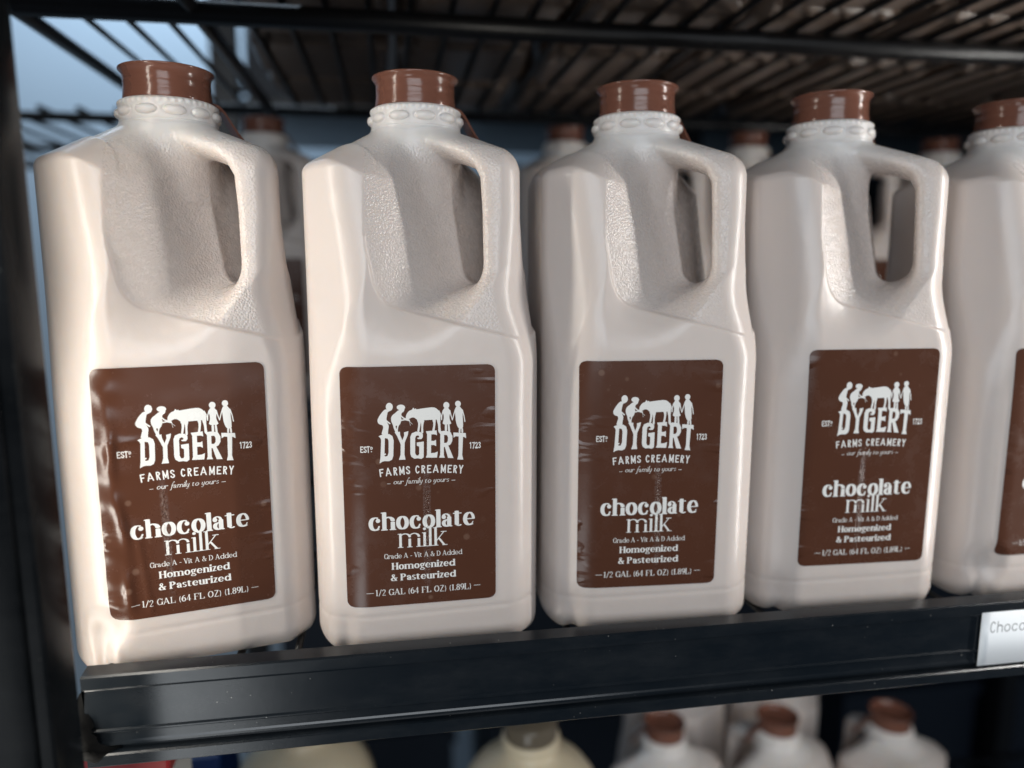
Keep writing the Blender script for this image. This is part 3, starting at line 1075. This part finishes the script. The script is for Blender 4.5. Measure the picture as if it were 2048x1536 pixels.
def label_mesh(dent, x0=-37.0, z0=24.0, wd=66.0, ht=107.0, crumple=True):
    nx, nz, r = 66, 107, 3.2
    zz = np.linspace(0, ht, nz + 1)
    zz = np.unique(np.concatenate([zz, np.linspace(0, r, 9), ht - np.linspace(0, r, 9)]))
    P = []
    for z in zz:
        e = max(r - z, r - (ht - z), 0)
        ins = r - math.sqrt(max(r * r - e * e, 0))
        P.append(np.stack([np.linspace(ins, wd - ins, nx + 1), np.full(nx + 1, z)], 1))
    P = np.concatenate(P)
    X, Z = P[:, 0] + x0, P[:, 1] + z0
    lo, hi = np.full(len(X), -62.), np.full(len(X), -30.)
    for _ in range(40):
        md = (lo + hi) / 2
        ins = jug_sdf(X, md, Z, dent) < 0
        hi = np.where(ins, md, hi)
        lo = np.where(ins, lo, md)
    Yv = lo - .22
    if dent and crumple:
        w = np.exp(-((X + 33) / 7.) ** 2)
        Yv = Yv - .7 * w * (np.sin(Z * .55 + X * .12) * .5 + .5)
        Yv = Yv - (.8 + .5 * np.sin(Z * .21)) * np.exp(-((X + 26.5 - (Z - 60) * -.06 - .9 * np.sin(Z * .13)) / 2.0) ** 2) * ss(126, 112, Z) * ss(25, 34, Z)
        Yv = Yv - .5 * np.exp(-((X + 21 - (Z - 60) * -.09) / 1.2) ** 2) * ss(72, 60, Z) * ss(25, 30, Z)
        Yv = Yv - .35 * np.exp(-((Z - 104 - .06 * X) / 1.1) ** 2) * ss(-12, -26, X)
        Yv = Yv - .3 * np.exp(-((Z - 101 + .04 * X) / .8) ** 2) * ss(-14, -24, X)
    V = np.stack([X, Yv, Z], 1) * .001
    ny = len(zz)
    k = np.arange(nx)
    F = np.concatenate([np.stack([j * (nx + 1) + k, j * (nx + 1) + k + 1, (j + 1) * (nx + 1) + k + 1, (j + 1) * (nx + 1) + k], 1) for j in range(ny - 1)])
    me = np_mesh('label', V, F)
    uv = P / np.array([wd, ht])
    li = np.empty(len(me.loops), np.int32)
    me.loops.foreach_get('vertex_index', li)
    ul = me.uv_layers.new(name='UVMap')
    ul.data.foreach_set('uv', uv[li].astype(np.float32).ravel())
    return me


def build_jug(dent, loc, rz, label, group, x0=-37.0, z0=24.0):
    t = empty('milk_jug', loc, rz, label, 'milk jug', group)
    link('body', make_body('body', dent, M_JUG), M_JUG, t)
    nk = link('neck', neck_mesh(), M_NECK, t)
    cp = link('cap', cap_mesh(), M_CAP, t)
    link('pull_tab', tab_mesh(), M_CAP, cp, smooth=False)
    link('label', label_mesh(dent, x0, z0), M_LABEL_W if dent else M_LABEL, t)
    return t


FRONT = 'chocolate milk jugs in the front row on the shelf'
J2 = build_jug(0, (.0140, .3655, 0), R(1.2), 'clean upright chocolate milk jug between the dented jug by the post and the middle jug', FRONT)
J1 = build_jug(1, (-.0965, .3700, 0), R(12.5), 'chocolate milk jug turned aside next to the black post, with crumpled label and dented corner', FRONT, -34.0, 25.5)
copy_tree(J2, (.1225, .3665, 0), R(-3.0), 'middle chocolate milk jug with a pale streak down its label, third from the post', FRONT)
J4 = copy_tree(J2, (.2275, .3685, 0), R(-2.2), 'slightly blurred chocolate milk jug just left of the price tag, fourth from the post', FRONT)
J5 = copy_tree(J1, (.3355, .3680, 0), R(0.5), 'chocolate milk jug above the price tag, cut off by the right edge', FRONT)

for jug, dn, x0, z0 in ((J4, 0, -31.0, 27.0), (J5, 1, -32.0, 26.0)):
    lab = [c for c in jug.children if c.name.startswith('label')][0]
    lab.data = label_mesh(dn, x0, z0, crumple=False)
    lab.data.materials.append(M_LABEL)

BACK = 'chocolate milk jugs in the row behind'
for x, y, a, lb in ((-.113, .75, 8, 'blurred chocolate milk jug far back, in the gap between the first two jugs'),
                    (.176, .75, 3, 'blurred chocolate milk jug far back, its cap showing left of the middle jug'),
                    (.272, .75, -4, 'blurred chocolate milk jug far back, hidden behind the neck of the middle jug'),
                    (.372, .75, -3, 'blurred chocolate milk jug far back, its cap right of the middle jug'),
                    (.480, .75, 2, 'blurred chocolate milk jug far back, hidden behind the fourth jug'),
                    (.595, .75, 2, 'blurred chocolate milk jug far back, in the gap above the price tag')):
    copy_tree(J2, (x, y, .050), R(a), lb, BACK)

UP = 'chocolate milk jugs on the overhead shelf, shade put into their colour'
M_SHADEJUG = plastic_jug('shade_darkened_plastic', (.20, .15, .12), (.20, .15, .12))  # jug plastic darkened in colour to stand in for the shade overhead
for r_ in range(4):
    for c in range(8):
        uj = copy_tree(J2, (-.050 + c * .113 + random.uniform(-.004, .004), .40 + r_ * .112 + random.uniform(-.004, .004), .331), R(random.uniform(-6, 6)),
                  'chocolate milk jug on the overhead wire shelf, its plastic darkened for shade, only its base seen through the wires', UP)
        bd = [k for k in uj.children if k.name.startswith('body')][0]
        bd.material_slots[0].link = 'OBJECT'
        bd.material_slots[0].material = M_SHADEJUG

# ------------------------------------------------------------------ what stands on the shelf below
LOW = 'chocolate milk jugs on the low shelf'
for x, y, lb in ((.252, .625, 'chocolate milk jug on the low shelf, its cap below the middle of the rail'),
                 (.366, .617, 'chocolate milk jug on the low shelf, below the jug that is fourth from the post'),
                 (.480, .605, 'chocolate milk jug on the low shelf, its cap left of and below the price tag'),
                 (.448, .492, 'chocolate milk jug on the low shelf, nearest one, at the lower right edge'),
                 (.305, .735, 'chocolate milk jug deep on the low shelf, behind the gap left of the fourth jug'),
                 (.420, .728, 'chocolate milk jug deep on the low shelf, behind the gap left of the price tag')):
    copy_tree(J2, (x, y, -.52), R(random.uniform(120, 160)), lb, LOW)

M_CREAM = plastic_jug('cream_plastic', (.70, .60, .43), (.70, .60, .43))
M_DARKCAP = mat('smoky_clear_cap', (.22, .18, .13), .18)
NT(M_DARKCAP).b.inputs['Transmission Weight'].default_value = .4
M_BLACK = black_paint('black_print', (.012, .012, .012), .35, .02)


def cream_bottle(loc, label):
    t = empty('cream_bottle', loc, 0, label, 'bottle', 'cream bottles on the low shelf')
    prof = [(.02, 0), (48, 0), (55, 3), (57, 9), (57.5, 100), (57.5, 290), (56, 302), (52, 313), (45, 323), (36, 331), (28, 336), (22.5, 340), (21, 343), (21, 346), (23, 347), (23, 351), (20, 352), (19, 353), (19, 359), (.02, 359)]
    prof = [(r, z - 20 if z > 200 else z) for r, z in prof]
    V, F = lathe(prof, 72)
    link('body', np_mesh('bottle_body', V, F), M_CREAM, t)
    prof = [(19.3, 352.4), (20.6, 352.4), (20.8, 354), (20.4, 364), (19.4, 366), (.02, 366.3)]
    prof = [(r, z - 20) for r, z in prof]
    V, F = lathe(prof, 64)
    link('cap', np_mesh('bottle_cap', V, F), M_DARKCAP, t)
    V, F = lathe([(58.2, 170), (58.2, 271), (57.2, 280), (55.2, 286)], 72)
    th = np.arctan2(V[:, 1], V[:, 0])
    keep = (np.abs(th[F] + np.pi / 2) < .42).all(1)
    link('label', np_mesh('bottle_label', V, F[keep]), M_BLACK, t)


cream_bottle((.100, .520, -.52), 'cream coloured bottle with dark cap on the low shelf, below the second jug gap')
cream_bottle((-.078, .565, -.52), 'cream coloured bottle on the low shelf, below the dented jug')


def carton(loc, hw, hd, h, band, m1, m2, label):
    t = empty('carton', loc, 0, label, 'carton')
    bm = bmesh.new()
    add_box(bm, -hw, hw, -hd, hd, 0, h - band)
    bevel_all(bm, .002, 2)
    link('box', bm_mesh('carton_box', bm), m1, t, smooth=False)
    bm = bmesh.new()
    vs = add_box(bm, -hw, hw, -hd, hd, h - band, h)
    for v in vs:
        if v.co.z > h - .001:
            v.co.y *= .55
    bevel_all(bm, .002, 2)
    link('top_panel', bm_mesh('carton_top', bm), m2, t, smooth=False)


M_WHITE = mat('white_board', (.66, .66, .63), .45)
M_RED = mat('red_board', (.38, .02, .025), .4)
M_BLUE = mat('blue_board', (.012, .06, .26), .4)
carton((-.172, .385, -.52), .055, .02, .465, .03, M_WHITE, M_RED, 'white carton with a red top standing below the left end of the rail')
carton((-.185, .62, -.52), .035, .05, .29, .06, M_BLUE, M_BLUE, 'blue carton standing in the shade below the left end of the rail')
